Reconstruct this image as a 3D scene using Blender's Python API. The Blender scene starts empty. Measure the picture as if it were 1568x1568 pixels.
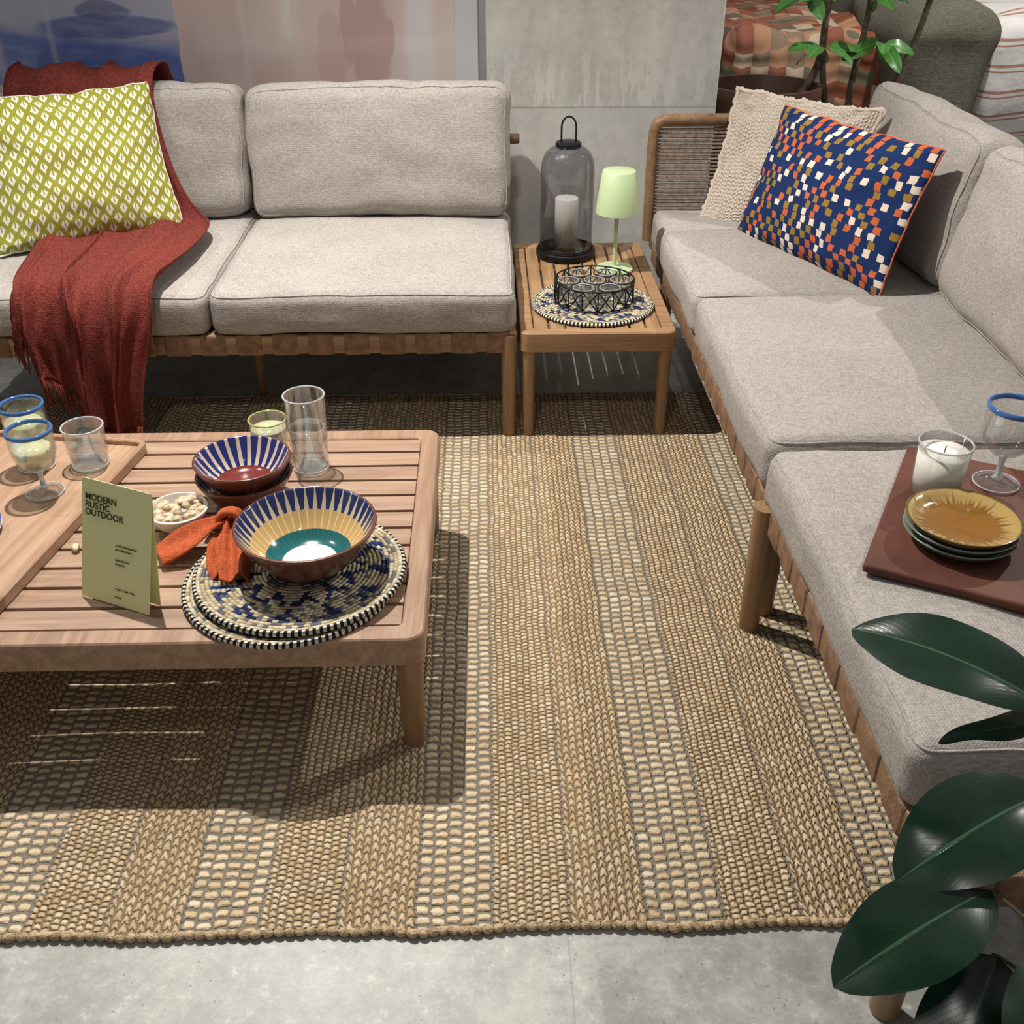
import bpy, bmesh, math, random
from mathutils import Vector, Matrix, noise
R = random.Random(7)
pi = math.pi
sc = bpy.context.scene
COL = sc.collection

# ---------------------------------------------------------------- nodes DSL
class E:
    def __init__(s, nt, k): s.nt = nt; s.k = k
    def m(s, op, *a):
        n = s.nt.nodes.new('ShaderNodeMath'); n.operation = op
        for i, q in enumerate((s,) + a):
            if isinstance(q, E): s.nt.links.new(q.k, n.inputs[i])
            else: n.inputs[i].default_value = q
        return E(s.nt, n.outputs[0])
    def __add__(s, o): return s.m('ADD', o)
    __radd__ = __add__
    def __sub__(s, o): return s.m('SUBTRACT', o)
    def __rsub__(s, o): return (s * -1.0) + o
    def __mul__(s, o): return s.m('MULTIPLY', o)
    __rmul__ = __mul__
    def __truediv__(s, o): return s.m('DIVIDE', o)
    def fl(s): return s.m('FLOOR')
    def fr(s): return s.m('FRACT')
    def sin(s): return s.m('SINE')
    def cos(s): return s.m('COSINE')
    def abs(s): return s.m('ABSOLUTE')
    def lt(s, o): return s.m('LESS_THAN', o)
    def gt(s, o): return s.m('GREATER_THAN', o)
    def mx(s, o): return s.m('MAXIMUM', o)
    def mn(s, o): return s.m('MINIMUM', o)
    def mod(s, o): return s.m('FLOORED_MODULO', o)
    def pw(s, o): return s.m('POWER', o)
    def sq(s): return s.m('SQRT')
    def step(s, a, b):
        n = s.nt.nodes.new('ShaderNodeMapRange'); n.interpolation_type = 'SMOOTHSTEP'
        s.nt.links.new(s.k, n.inputs[0]); n.inputs[1].default_value = a; n.inputs[2].default_value = b
        return E(s.nt, n.outputs[0])

class Mt:
    def __init__(s, name, col=(.5, .5, .5), rough=.6, metal=0., spec=.5, **kw):
        s.mat = bpy.data.materials.new(name); s.mat.use_nodes = True
        s.nt = s.mat.node_tree; s.b = s.nt.nodes['Principled BSDF']
        s.b.inputs['Base Color'].default_value = (*col, 1)
        s.b.inputs['Roughness'].default_value = rough
        s.b.inputs['Metallic'].default_value = metal
        s.b.inputs['Specular IOR Level'].default_value = spec
        for k, v in kw.items(): s.b.inputs[k.replace('_', ' ')].default_value = v
        s.tc = s.nt.nodes.new('ShaderNodeTexCoord')
    def sep(s, sock):
        n = s.nt.nodes.new('ShaderNodeSeparateXYZ'); s.nt.links.new(sock, n.inputs[0])
        return [E(s.nt, n.outputs[i]) for i in range(3)]
    def co(s): return s.sep(s.tc.outputs['Object'])
    def uv(s): return s.sep(s.tc.outputs['UV'])
    def vec(s, *a):
        n = s.nt.nodes.new('ShaderNodeCombineXYZ')
        for i, q in enumerate(a):
            if isinstance(q, E): s.nt.links.new(q.k, n.inputs[i])
            else: n.inputs[i].default_value = q
        return n.outputs[0]
    def noise(s, vec=None, scale=5, detail=3, rough=.5, dist=0.):
        n = s.nt.nodes.new('ShaderNodeTexNoise')
        s.nt.links.new(vec or s.tc.outputs['Object'], n.inputs['Vector'])
        n.inputs['Scale'].default_value = scale; n.inputs['Detail'].default_value = detail
        n.inputs['Roughness'].default_value = rough; n.inputs['Distortion'].default_value = dist
        return E(s.nt, n.outputs['Fac'])
    def vor(s, vec=None, scale=5):
        n = s.nt.nodes.new('ShaderNodeTexVoronoi')
        s.nt.links.new(vec or s.tc.outputs['Object'], n.inputs['Vector'])
        n.inputs['Scale'].default_value = scale
        return E(s.nt, n.outputs['Distance'])
    def wn(s, vec):
        n = s.nt.nodes.new('ShaderNodeTexWhiteNoise'); s.nt.links.new(vec, n.inputs['Vector'])
        return E(s.nt, n.outputs['Value'])
    def mix(s, f, a, b):
        n = s.nt.nodes.new('ShaderNodeMix'); n.data_type = 'RGBA'; n.clamp_factor = True
        if isinstance(f, E): s.nt.links.new(f.k, n.inputs[0])
        else: n.inputs[0].default_value = f
        for i, q in ((6, a), (7, b)):
            if isinstance(q, tuple): n.inputs[i].default_value = (*q, 1)
            else: s.nt.links.new(q, n.inputs[i])
        return n.outputs[2]
    def ramp(s, f, stops, const=False):
        n = s.nt.nodes.new('ShaderNodeValToRGB'); cr = n.color_ramp
        if const: cr.interpolation = 'CONSTANT'
        while len(cr.elements) < len(stops): cr.elements.new(.5)
        for e, (p, c) in zip(cr.elements, stops): e.position = p; e.color = (*c, 1)
        s.nt.links.new(f.k, n.inputs[0]); return n.outputs[0]
    def col(s, k): s.nt.links.new(k, s.b.inputs['Base Color']); return s
    def rough(s, e): s.nt.links.new(e.k, s.b.inputs['Roughness']); return s
    def bump(s, h, strength=.5, dist=.002):
        n = s.nt.nodes.new('ShaderNodeBump'); n.inputs['Strength'].default_value = strength
        n.inputs['Distance'].default_value = dist
        s.nt.links.new(h.k, n.inputs['Height']); s.nt.links.new(n.outputs[0], s.b.inputs['Normal']); return s

def atan2(y, x): return y.m('ARCTAN2', x)

# ---------------------------------------------------------------- mesh builder
class MB:
    def __init__(s): s.v = []; s.f = []; s.mi = []; s.uv = []
    def add(s, v, f, m=0, M=None, uv=None):
        o = len(s.v)
        s.v += [tuple(M @ Vector(p)) if M is not None else tuple(p) for p in v]
        s.uv += uv if uv else [(0, 0)] * len(v)
        s.f += [tuple(i + o for i in q) for q in f]
        s.mi += (m if isinstance(m, list) else [m] * len(f)); return s
    def box(s, c, d, r=.003, m=0, seg=2, rot=None, n=(1, 1, 1), fn=None):
        v, f = rbox(*d, r, seg, n, fn)
        M = Matrix.Translation(c)
        if rot is not None: M = M @ rot
        return s.add(v, f, m, M)
    def lathe(s, prof, seg=48, m=0, c=(0, 0, 0)):
        v, f, mi = lathe(prof, seg, m); return s.add(v, f, mi, Matrix.Translation(c))
    def tube(s, path, rad, seg=8, closed=False, m=0):
        v, f = tube(path, rad, seg, closed); return s.add(v, f, m)
    def build(s, name, mats, parent=None, loc=(0, 0, 0), rot=(0, 0, 0), merge=True, hard=False, angle=None):
        me = bpy.data.meshes.new(name); me.from_pydata(s.v, [], s.f)
        for k in (mats if isinstance(mats, (list, tuple)) else [mats]): me.materials.append(k.mat)
        me.polygons.foreach_set('material_index', s.mi)
        me.polygons.foreach_set('use_smooth', [True] * len(s.f))
        if not merge:
            ul = me.uv_layers.new(name='UVMap')
            for l in me.loops: ul.data[l.index].uv = s.uv[l.vertex_index]
        me.update()
        if merge:
            bm = bmesh.new(); bm.from_mesh(me)
            bmesh.ops.remove_doubles(bm, verts=bm.verts, dist=1e-6)
            bm.to_mesh(me); bm.free()
        if angle: me.set_sharp_from_angle(angle=math.radians(angle))
        ob = bpy.data.objects.new(name, me); COL.objects.link(ob)
        ob.location = loc; ob.rotation_euler = rot
        if parent: ob.parent = parent
        if hard:
            w = ob.modifiers.new('wn', 'WEIGHTED_NORMAL'); w.keep_sharp = True
        return ob

def empty(name, loc=(0, 0, 0), rz=0., rot=None):
    e = bpy.data.objects.new(name, None); COL.objects.link(e); e.empty_display_size = .05
    e.location = loc; e.rotation_euler = rot or (0, 0, rz); return e

def rbox(sx, sy, sz, r=.003, seg=2, n=(1, 1, 1), fn=None):
    h = (sx / 2, sy / 2, sz / 2); r = min(r, *h)
    def ticks(hh, k):
        a = [-hh + r * (1 - math.tan((1 - i / seg) * pi / 4)) for i in range(seg)]
        b = [-hh + r + (2 * hh - 2 * r) * i / k for i in range(k + 1)]
        return a + b + [-x for x in reversed(a)]
    T = [ticks(h[i], n[i]) for i in range(3)]
    idx = {}; V = []; F = []
    def vid(p):
        k = (round(p[0], 6), round(p[1], 6), round(p[2], 6))
        if k in idx: return idx[k]
        q = [max(-(h[i] - r), min(h[i] - r, p[i])) for i in range(3)]
        d = Vector([p[i] - q[i] for i in range(3)])
        if d.length > 1e-9: d = d.normalized() * r
        w = Vector(q) + d
        if fn: w = fn(w, h)
        idx[k] = len(V); V.append(w); return idx[k]
    for ax in range(3):
        a, b = (ax + 1) % 3, (ax + 2) % 3
        for sgn in (-1, 1):
            for i in range(len(T[a]) - 1):
                for j in range(len(T[b]) - 1):
                    ps = []
                    for (ii, jj) in ((i, j), (i + 1, j), (i + 1, j + 1), (i, j + 1)):
                        p = [0, 0, 0]; p[ax] = sgn * h[ax]; p[a] = T[a][ii]; p[b] = T[b][jj]; ps.append(vid(p))
                    if sgn < 0: ps.reverse()
                    if len(set(ps)) == 4: F.append(tuple(ps))
    return V, F

def lathe(prof, seg=48, m=0):
    v = []; f = []; mi = []
    n = len(prof)
    for i in range(seg):
        a = 2 * pi * i / seg
        for p in prof: v.append((p[0] * math.cos(a), p[0] * math.sin(a), p[1]))
    for i in range(seg):
        j = (i + 1) % seg
        for k in range(n - 1):
            f.append((i * n + k, j * n + k, j * n + k + 1, i * n + k + 1))
            mi.append(prof[k][2] if len(prof[k]) > 2 else m)
    return v, f, mi

def tube(path, rad, seg=8, closed=False):
    P = [Vector(p) for p in path]; n = len(P)
    rr = rad if isinstance(rad, (list, tuple)) else [rad] * n
    v = []; f = []
    t0 = (P[1] - P[0]).normalized()
    u = t0.orthogonal().normalized()
    for i in range(n):
        if closed: t = (P[(i + 1) % n] - P[i - 1]).normalized()
        else: t = (P[min(i + 1, n - 1)] - P[max(i - 1, 0)]).normalized()
        u = (u - t * u.dot(t)).normalized(); w = t.cross(u)
        for k in range(seg):
            a = 2 * pi * k / seg
            v.append(P[i] + (u * math.cos(a) + w * math.sin(a)) * rr[i])
    for i in range(n if closed else n - 1):
        j = (i + 1) % n
        for k in range(seg):
            l = (k + 1) % seg
            f.append((i * seg + k, i * seg + l, j * seg + l, j * seg + k))
    if not closed:
        f.append(tuple(reversed(range(seg)))); f.append(tuple((n - 1) * seg + k for k in range(seg)))
    return v, f

def smooth_path(pts, k=8):
    P = [Vector(p) for p in pts]; out = []
    for i in range(len(P) - 1):
        p0 = P[max(i - 1, 0)]; p1 = P[i]; p2 = P[i + 1]; p3 = P[min(i + 2, len(P) - 1)]
        for j in range(k):
            t = j / k
            out.append(.5 * ((2 * p1) + (p2 - p0) * t + (2 * p0 - 5 * p1 + 4 * p2 - p3) * t * t + (3 * p1 - p0 - 3 * p2 + p3) * t ** 3))
    out.append(P[-1]); return out

def rrect(x0, x1, y0, y1, r, seg=6):
    pts = []
    for cx, cy, a0 in ((x1 - r, y1 - r, 0), (x0 + r, y1 - r, 90), (x0 + r, y0 + r, 180), (x1 - r, y0 + r, 270)):
        for i in range(seg + 1):
            a = math.radians(a0 + 90 * i / seg); pts.append((cx + r * math.cos(a), cy + r * math.sin(a)))
    return pts

def ringframe(mb, x0, x1, y0, y1, w, rad, z0, z1, m=0):
    c = .003
    loops = []
    for ins, z, rr in ((0, z0, rad), (0, z1 - c, rad), (c, z1, rad - c), (w - c, z1, max(rad - w, .012)), (w, z1 - c, max(rad - w, .012)), (w, z0, max(rad - w, .012))):
        loops.append([(x, y, z) for x, y in rrect(x0 + ins, x1 - ins, y0 + ins, y1 - ins, rr)])
    n = len(loops[0]); v = [p for l in loops for p in l]; f = []
    L = len(loops)
    for a in range(L):
        b = (a + 1) % L
        for i in range(n):
            j = (i + 1) % n; f.append((a * n + i, a * n + j, b * n + j, b * n + i))
    mb.add(v, f, m)

# ---------------------------------------------------------------- materials
def wood(name, c1, c2, axis=0, rough=.5):
    m = Mt(name, rough=rough)
    x, y, z = m.co()
    s = [28., 28., 28.]; s[axis] = 2.2
    n1 = m.noise(m.vec(x * s[0], y * s[1], z * s[2]), 1.6, 5, .6, .8)
    s2 = [160., 160., 160.]; s2[axis] = 6.
    n2 = m.noise(m.vec(x * s2[0], y * s2[1], z * s2[2]), 1., 3)
    f = (n1 * .75 + n2 * .25).step(.3, .7)
    m.col(m.mix(f, c1, c2)); m.bump(n2, .25, .001); return m
W_TAB = wood('teak_x', (.295, .175, .115), (.46, .31, .215), 0, .42)
W_TABY = wood('teak_y', (.27, .155, .098), (.43, .28, .185), 1, .42)
W_SIDE = wood('teak_side_y', (.24, .13, .06), (.41, .25, .125), 1, .45)
W_SIDEX = wood('teak_side_x', (.24, .13, .06), (.39, .23, .115), 0, .45)
W_SOFA = wood('eucalyptus', (.18, .10, .05), (.30, .175, .09), 0, .5)
W_LEG = wood('leg_wood', (.23, .13, .065), (.36, .215, .115), 2, .45)
W_TRAY = wood('tray_wood', (.32, .185, .11), (.49, .32, .21), 1, .4)

def fabric(name, c, var=.12, scale=500, bump=.35):
    m = Mt(name, rough=.92, spec=.15)
    x, y, z = m.co()
    w = (x * 1100).sin() * (y * 1100).sin() + (z * 1100).sin() * .6
    n = m.noise(None, scale, 2); n2 = m.noise(None, 6, 3)
    st = m.noise(m.vec(x * 70, y * 500, z * 500), 1, 2); st2 = m.noise(m.vec(x * 500, y * 70, z * 160), 1, 2)
    k = n * .2 + st * .35 + st2 * .35 + n2 * .1
    d = tuple(q * (1 - var * 1.6) for q in c); l = tuple(min(1, q * (1 + var)) for q in c)
    m.col(m.mix(k.step(.4, .6), d, l)); m.bump(n + st + st2 + w * .2, bump, .0015); return m
SOFA = fabric('sofa_fabric', (.375, .340, .312), .16, 500, .5)
RUST = fabric('rust_wool', (.165, .032, .024), .3, 300, .8)
ORANGE = fabric('orange_linen', (.44, .095, .035), .2)
STRAP = Mt('webbing', rough=.8)
x, y, z = STRAP.co(); n = STRAP.noise(None, 40, 3)
STRAP.col(STRAP.mix(n.step(.3, .7), (.15, .08, .042), (.27, .15, .085))); STRAP.bump((x * 1500).sin() + (y * 1500).sin(), .3, .001)
DARK = Mt('dark_under', (.035, .03, .028), rough=.9)
ROPE = Mt('rope', rough=.85); x, y, z = ROPE.co()
n = ROPE.noise(None, 60, 2); ROPE.col(ROPE.mix(n.step(.3, .7), (.15, .10, .078), (.27, .20, .155)))
ROPE.bump(((x + y) * 700 + z * 700).sin(), .5, .001)
BLACK = Mt('black_metal', (.012, .012, .013), rough=.45, metal=.6)
WAX = Mt('wax', (.88, .84, .74), rough=.5)
WHITECER = Mt('white_ceramic', (.8, .78, .74), rough=.25)
PALE = Mt('pale_green_metal', (.42, .52, .29), rough=.4)
CARD = Mt('card_green', (.84, .86, .44), rough=.7)
INK = Mt('ink', (.02, .025, .015), rough=.7)
TERRA = Mt('terracotta_glaze', (.15, .045, .025), rough=.3, Coat_Weight=.5)
LEATH = Mt('leather', rough=.6, spec=.3); n = LEATH.noise(None, 8, 3); n2 = LEATH.noise(None, 250, 2)
LEATH.col(LEATH.mix(n.step(.3, .7), (.085, .028, .018), (.13, .045, .028))); LEATH.bump(n2, .2, .001)

def thin_glass(name, tint=(.95, .97, .97), fac=.12, rough=.02):
    m = bpy.data.materials.new(name); m.use_nodes = True; nt = m.node_tree; nt.nodes.clear()
    o = nt.nodes.new('ShaderNodeOutputMaterial'); mx = nt.nodes.new('ShaderNodeMixShader')
    t = nt.nodes.new('ShaderNodeBsdfTransparent'); t.inputs[0].default_value = (*tint, 1)
    g = nt.nodes.new('ShaderNodeBsdfGlossy'); g.inputs['Roughness'].default_value = rough
    lw = nt.nodes.new('ShaderNodeLayerWeight'); lw.inputs[0].default_value = .3
    mr = nt.nodes.new('ShaderNodeMapRange'); mr.inputs[3].default_value = fac * .4; mr.inputs[4].default_value = min(.8, fac * 5)
    nt.links.new(lw.outputs['Facing'], mr.inputs[0]); nt.links.new(mr.outputs[0], mx.inputs[0])
    nt.links.new(t.outputs[0], mx.inputs[1]); nt.links.new(g.outputs[0], mx.inputs[2]); nt.links.new(mx.outputs[0], o.inputs[0])
    c = Mt.__new__(Mt); c.mat = m; return c
GLASS = thin_glass('clear_glass', (.975, .985, .985), .12)
SMOKE = thin_glass('smoky_glass', (.64, .64, .67), .10)
WATER = thin_glass('water', (.95, .97, .97), .16)
LEMON = Mt('lemonade', (.80, .82, .50), rough=.15, Transmission_Weight=.35)
BLUEG = Mt('blue_glass_rim', (.08, .22, .55), rough=.08, Transmission_Weight=.4)
YELG = Mt('yellow_glass_rim', (.62, .66, .28), rough=.1, Transmission_Weight=.5)
CLRIM = Mt('clear_rim', (.88, .93, .93), rough=.06, Transmission_Weight=.6)

# floor
FLOOR = Mt('concrete_floor', rough=.35)
x, y, z = FLOOR.co()
a = FLOOR.noise(None, 1.8, 6, .65); b = FLOOR.noise(None, 9, 6, .7); c = FLOOR.noise(None, 160, 2)
b2 = FLOOR.noise(None, 45, 4, .7)
seam = (x - .112 + b2 * .002).abs().lt(.0012)
cc = FLOOR.mix((a * .35 + b * .35 + b2 * .2 + c * .1).step(.38, .62), (.27, .27, .245), (.52, .515, .475))
cc = FLOOR.mix(b2.step(.58, .72) * .5, cc, (.68, .67, .63))
cc = FLOOR.mix(FLOOR.noise(None, 5, 5, .75).step(.56, .68) * .4, cc, (.21, .205, .18))
cc = FLOOR.mix(FLOOR.vor(None, 60).lt(.11) * FLOOR.noise(None, 6, 2).gt(.48) * .6, cc, (.14, .13, .11))
cc = FLOOR.mix(FLOOR.vor(None, 16).lt(.05) * .5, cc, (.45, .36, .16))
FLOOR.col(FLOOR.mix(seam * .3, cc, (.10, .10, .10)))
FLOOR.rough(.28 + b * .35); FLOOR.bump(b * .5 + c * .3 - seam, .2, .002)
# wall concrete
CONC = Mt('concrete_wall', rough=.8)
x, y, z = CONC.co()
a = CONC.noise(None, 3, 6, .65); b = CONC.noise(None, 30, 4, .7); p = CONC.vor(None, 60)
st = CONC.noise(CONC.vec(x * 14, y * 14, z * 2), 1, 4)
pit = p.lt(.13) * CONC.noise(None, 9, 2).gt(.54)
stain = (z.step(.70, .735) * (1. - z.step(.74, .95))) * CONC.noise(CONC.vec(x * 40, y, z * 6), 1, 3).gt(.55)
cc = CONC.mix((a * .5 + b * .25 + st * .25).step(.33, .67), (.45, .445, .41), (.68, .675, .63))
cc = CONC.mix(stain * .4, cc, (.80, .79, .74))
lip = (z - .722 + b * .006).abs().lt(.0035)
cc = CONC.mix(lip * .45, cc, (.16, .155, .14)); cc = CONC.mix(z.lt(.72) * .3, cc, (.60, .60, .57))
CONC.col(CONC.mix(pit * .45, cc, (.18, .18, .16))); CONC.bump(b * .5 - pit - lip, .3, .003)
WALLW = Mt('wall_white', rough=.8); n = WALLW.noise(None, 3, 2); WALLW.col(WALLW.mix(n, (.74, .70, .64), (.82, .78, .72)))

# ---------------------------------------------------------------- room
g = MB(); g.box((0, 3.5, -.05), (12, 13, .1), .001); g.build('floor', FLOOR)
g = MB()
g.box((.385, 3.77, 1.5), (.76, .40, 3.0), .008)
g.build('wall_column', CONC, hard=True)
g = MB(); g.box((-2.2, 3.75, .25), (4.3, .2, .5), .005); g.build('wall_window_side', CONC)
g = MB(); g.box((0, 9.0, 1.5), (12, .15, 3.0), .005); g.build('wall_back', WALLW)
# window
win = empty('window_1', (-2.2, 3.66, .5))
FR = Mt('frame_paint', rough=.4); n = FR.noise(None, 5, 2); FR.col(FR.mix(n, (.60, .60, .61), (.70, .70, .71)))
g = MB()
g.box((2.143, 0, 1.0), (.075, .08, 2.0), .004); g.box((2.195, .03, 1.0), (.03, .05, 2.0), .003); g.box((.4, 0, .02), (3.5, .08, .05), .004); g.box((.4, 0, 2.0), (3.5, .08, .05), .004)
g.box((-1.3, 0, 1.0), (.07, .08, 2.0), .004)
g.build('frame', FR, win, hard=True)
REFL_FILM = Mt('window_film_painted_reflections', rough=.10, Coat_Weight=.6)  # pink and blue film, room reflections painted into its colour
x, y, z = REFL_FILM.co()
dz = REFL_FILM.noise(None, 8, 2) * .03
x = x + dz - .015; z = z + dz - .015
n = REFL_FILM.noise(REFL_FILM.vec(x * 3, y, z * 1.2), 1.4, 2, .5, .3)
pink = REFL_FILM.mix(n.step(.3, .7), (.76, .59, .55), (.88, .75, .71))
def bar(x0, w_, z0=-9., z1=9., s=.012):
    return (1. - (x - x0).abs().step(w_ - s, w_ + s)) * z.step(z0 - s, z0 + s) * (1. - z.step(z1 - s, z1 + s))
pink = REFL_FILM.mix(bar(1.99, .045) * .7, pink, (.88, .88, .88))
pink = REFL_FILM.mix(bar(1.56, .015, .42) * .5, pink, (.97, .95, .93))
pink = REFL_FILM.mix(bar(1.42, .008) * .35, pink, (.97, .95, .93))
pink = REFL_FILM.mix(bar(1.60, .10, .56, .58) * .4, pink, (.97, .95, .93))
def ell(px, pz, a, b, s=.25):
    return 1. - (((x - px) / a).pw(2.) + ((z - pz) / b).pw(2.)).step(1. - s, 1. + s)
per = ell(1.83, .40, .065, .16).mx(ell(1.83, .60, .038, .07)).mx(ell(1.76, .46, .025, .12)).mx(ell(1.89, .42, .02, .06))  # soft silhouette of a reflected person, painted in as darker tone
pink = REFL_FILM.mix(per * .5, pink, (.50, .30, .25))
pink = REFL_FILM.mix(ell(1.70, .36, .05, .14) * .3, pink, (.58, .36, .31))
sheet = REFL_FILM.noise(REFL_FILM.vec(x * 2, y, z * 9), 3, 3)
blue = REFL_FILM.mix((z + x * .10 + sheet * .03).step(.50, .56), (.15, .22, .56), (.55, .56, .68))
blue = REFL_FILM.mix(ell(.98, .455, .22, .035) * .8, blue, (.10, .15, .42))  # reflected blue table and bowl, painted into the blue part
blue = REFL_FILM.mix(ell(.98, .50, .09, .03) * .7, blue, (.10, .13, .33))
blue = REFL_FILM.mix(sheet.step(.42, .72) * .35, blue, (.50, .57, .82))
blue = REFL_FILM.mix(bar(.62, .012).mx(bar(.80, .008, .3)) * .5, blue, (.7, .68, .7))
REFL_FILM.col(REFL_FILM.mix(x.lt(1.205), pink, blue))
g = MB(); g.box((.42, .01, 1.0), (3.4, .012, 1.95), .001); g.build('glass_pane', REFL_FILM, win)

# ---------------------------------------------------------------- rug
RUG = Mt('rug_weave', rough=.95, spec=.05)
x, y, z = RUG.co()
wx = RUG.noise(RUG.vec(x * .0, y * 9, 0.), 1, 2) * .012 + RUG.noise(None, 70, 2) * .008
xs = x + wx - .010
yy = y + RUG.noise(None, 9, 2) * .016 + RUG.noise(RUG.vec(y * 60., x * 60., 4.), 1, 2) * .008
bw = .1205
u = (xs + .005) / bw; k = u.fl(); t = u.fr(); md = k.mod(3.)
def cellp(ncol, per, stag, chev, px, py):
    c = t * ncol; ci = c.fl(); cf = c.fr()
    off = RUG.wn(RUG.vec(ci, k, 3.)) * stag
    r = yy / per + ci.mod(2.) * stag + off * .5 + (cf - .5).abs() * chev; ri = r.fl(); rf = r.fr()
    h = 1. - ((cf * 2. - 1.).abs().pw(px) + (rf * 2. - 1.).abs().pw(py))
    return h.mx(0.), RUG.wn(RUG.vec(ci + k * 17, ri, 0.))
hA0, ar = cellp(5., .0185, .22, .15, 6., 1.9)
hA = (hA0 - .30).mx(0.) * 1.45
hB, br = cellp(9., .0112, .5, .4, 3., 2.5)
hC, cr = cellp(9., .0175, .5, .9, 2.4, 2.4)
isA = md.gt(1.5); isB = md.lt(.5); isC = 1. - isA - isB
H = hA * isA + hB * isB + hC * isC
rnd = ar * isA + br * isB + cr * isC
line = t.lt(.04)
H2 = H * (1. - line) + line * (.35 + .3 * ((yy * 500.).sin()))
fib = RUG.noise(RUG.vec(x * 420, y * 160, 0.), 1, 3); big = RUG.noise(None, 4, 3); mid_ = RUG.noise(None, 28, 3)
fib2 = RUG.noise(RUG.vec(x * 150, y * 420, 6.), 1, 2)
straw = RUG.ramp(rnd * .32 + fib * .22 + fib2 * .16 + big * .15 + mid_ * .15, [(.2, (.44, .305, .17)), (.42, (.60, .44, .265)), (.58, (.71, .555, .36)), (.78, (.84, .71, .52))])
strawC = RUG.mix(isC * .22, straw, (.52, .355, .19))
strawC = RUG.mix(isA * .10, strawC, (.82, .72, .56))
gapc = RUG.mix(isA, (.27, .19, .115), (.24, .215, .17))
body = RUG.mix((H + fib * .15 - .07).step(.0, .42), gapc, strawC)
RUG.col(RUG.mix(line * .62, body, (.14, .145, .14)))
RUG.bump(H2 + fib * .35 + fib2 * .2, 1., .0065)
rx0, rx1, ry0, ry1 = -2.3, .70, 1.0, 2.88
g = MB(); nx, ny = 150, 100; v = []
for j in range(ny + 1):
    for i in range(nx + 1):
        X = rx0 + (rx1 - rx0) * i / nx; Y = ry0 + (ry1 - ry0) * j / ny
        if j == 0: Y += .008 * noise.noise((X * 5, 0, 0)) + .005 * noise.noise((X * 20, 3, 0))
        v.append((X, Y, .013 + .003 * noise.noise((X * 5, Y * 5, 0))))
f = [(j * (nx + 1) + i, j * (nx + 1) + i + 1, (j + 1) * (nx + 1) + i + 1, (j + 1) * (nx + 1) + i) for j in range(ny) for i in range(nx)]
g.add(v, f)
rug = empty('woven_rug')
g.build('weave', RUG, rug)
EDGE = Mt('rug_binding', rough=.95, spec=.05); x, y, z = EDGE.co()
n = EDGE.noise(None, 90, 3); n3 = EDGE.noise(None, 300, 2)
EDGE.col(EDGE.mix((n * .6 + n3 * .4).step(.35, .65), (.30, .205, .115), (.66, .50, .32))); EDGE.bump(n + n3, .8, .003)
g = MB()
def bind(p0, p1, wav):
    L = (Vector(p1) - Vector(p0)).length; N = int(L / .0028); pts = []; rr = []
    for i in range(N + 1):
        q = Vector(p0).lerp(Vector(p1), i / N)
        s = i * .0028
        ph = pi * s / .017 + 1.2 * noise.noise((s * 14, 0, 0))
        b_ = abs(math.sin(ph))
        if wav: q.y += .008 * noise.noise((q.x * 5, 0, 0)) + .005 * noise.noise((q.x * 20, 3, 0)) + .002 - .004 * b_
        q.z = .008
        rr.append(.0038 + .0036 * b_ ** .7)
        pts.append(q)
    g.tube(pts, rr, 8)
bind((rx0, ry0, 0), (rx1, ry0, 0), True); bind((rx1, ry0, 0), (rx1, ry1, 0), False)
bind((rx0, ry1, 0), (rx1, ry1, 0), False); bind((rx0, ry0, 0), (rx0, ry1, 0), False)
g.build('binding', EDGE, rug)

# ---------------------------------------------------------------- coffee table
ct = empty('coffee_table', (-.742, 1.755, 0))
HX, HY = .625, .385
g = MB(); ringframe(g, -HX, HX, -HY, HY, .040, .032, .222, .28)
g.build('frame', W_TABY, ct, angle=35)
g = MB()
ns = 11; iw = 2 * HY - .080; sw = iw / ns
for i in range(ns):
    yy_ = -HY + .040 + sw * (i + .5)
    g.box((0, yy_, .2685), (2 * HX - .082, sw - .0085, .019), .002)
g.build('slats', W_TAB, ct, hard=True)
g = MB()
for xx in (-.25, .25): g.box((xx, 0, .248), (.04, 2 * HY - .086, .02), .002)
for sx in (-1, 1):
    for sy in (-1, 1):
        g.lathe([(0, 0), (.019, 0), (.0205, .004), (.025, .225), (0, .225)], 24, 0, (sx * (HX - .03), sy * (HY - .03), 0.013))
g.build('legs', W_LEG, ct, angle=40)

# ---------------------------------------------------------------- side table
st_ = empty('side_table', (.299, 2.98, 0))
g = MB(); ringframe(g, -.212, .212, -.39, .39, .035, .025, .276, .33); g.build('frame', W_SIDEX, st_, angle=35)
g = MB(); k = 8; iw = .424 - .07; sw = iw / k
for i in range(k): g.box((-.212 + .035 + sw * (i + .5), 0, .3195), (sw - .007, .71, .018), .002)
g.build('slats', W_SIDE, st_, hard=True)
g = MB()
for sy in (-.2, .2): g.box((0, sy, .300), (.36, .03, .02), .002)
for sx in (-1, 1):
    for sy in (-1, 1): g.lathe([(0, 0), (.014, 0), (.0155, .004), (.019, .28), (0, .28)], 24, 0, (sx * .188, sy * .365, .013 if sy < 0 else .0))
g.build('legs', W_LEG, st_, angle=40)

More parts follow.
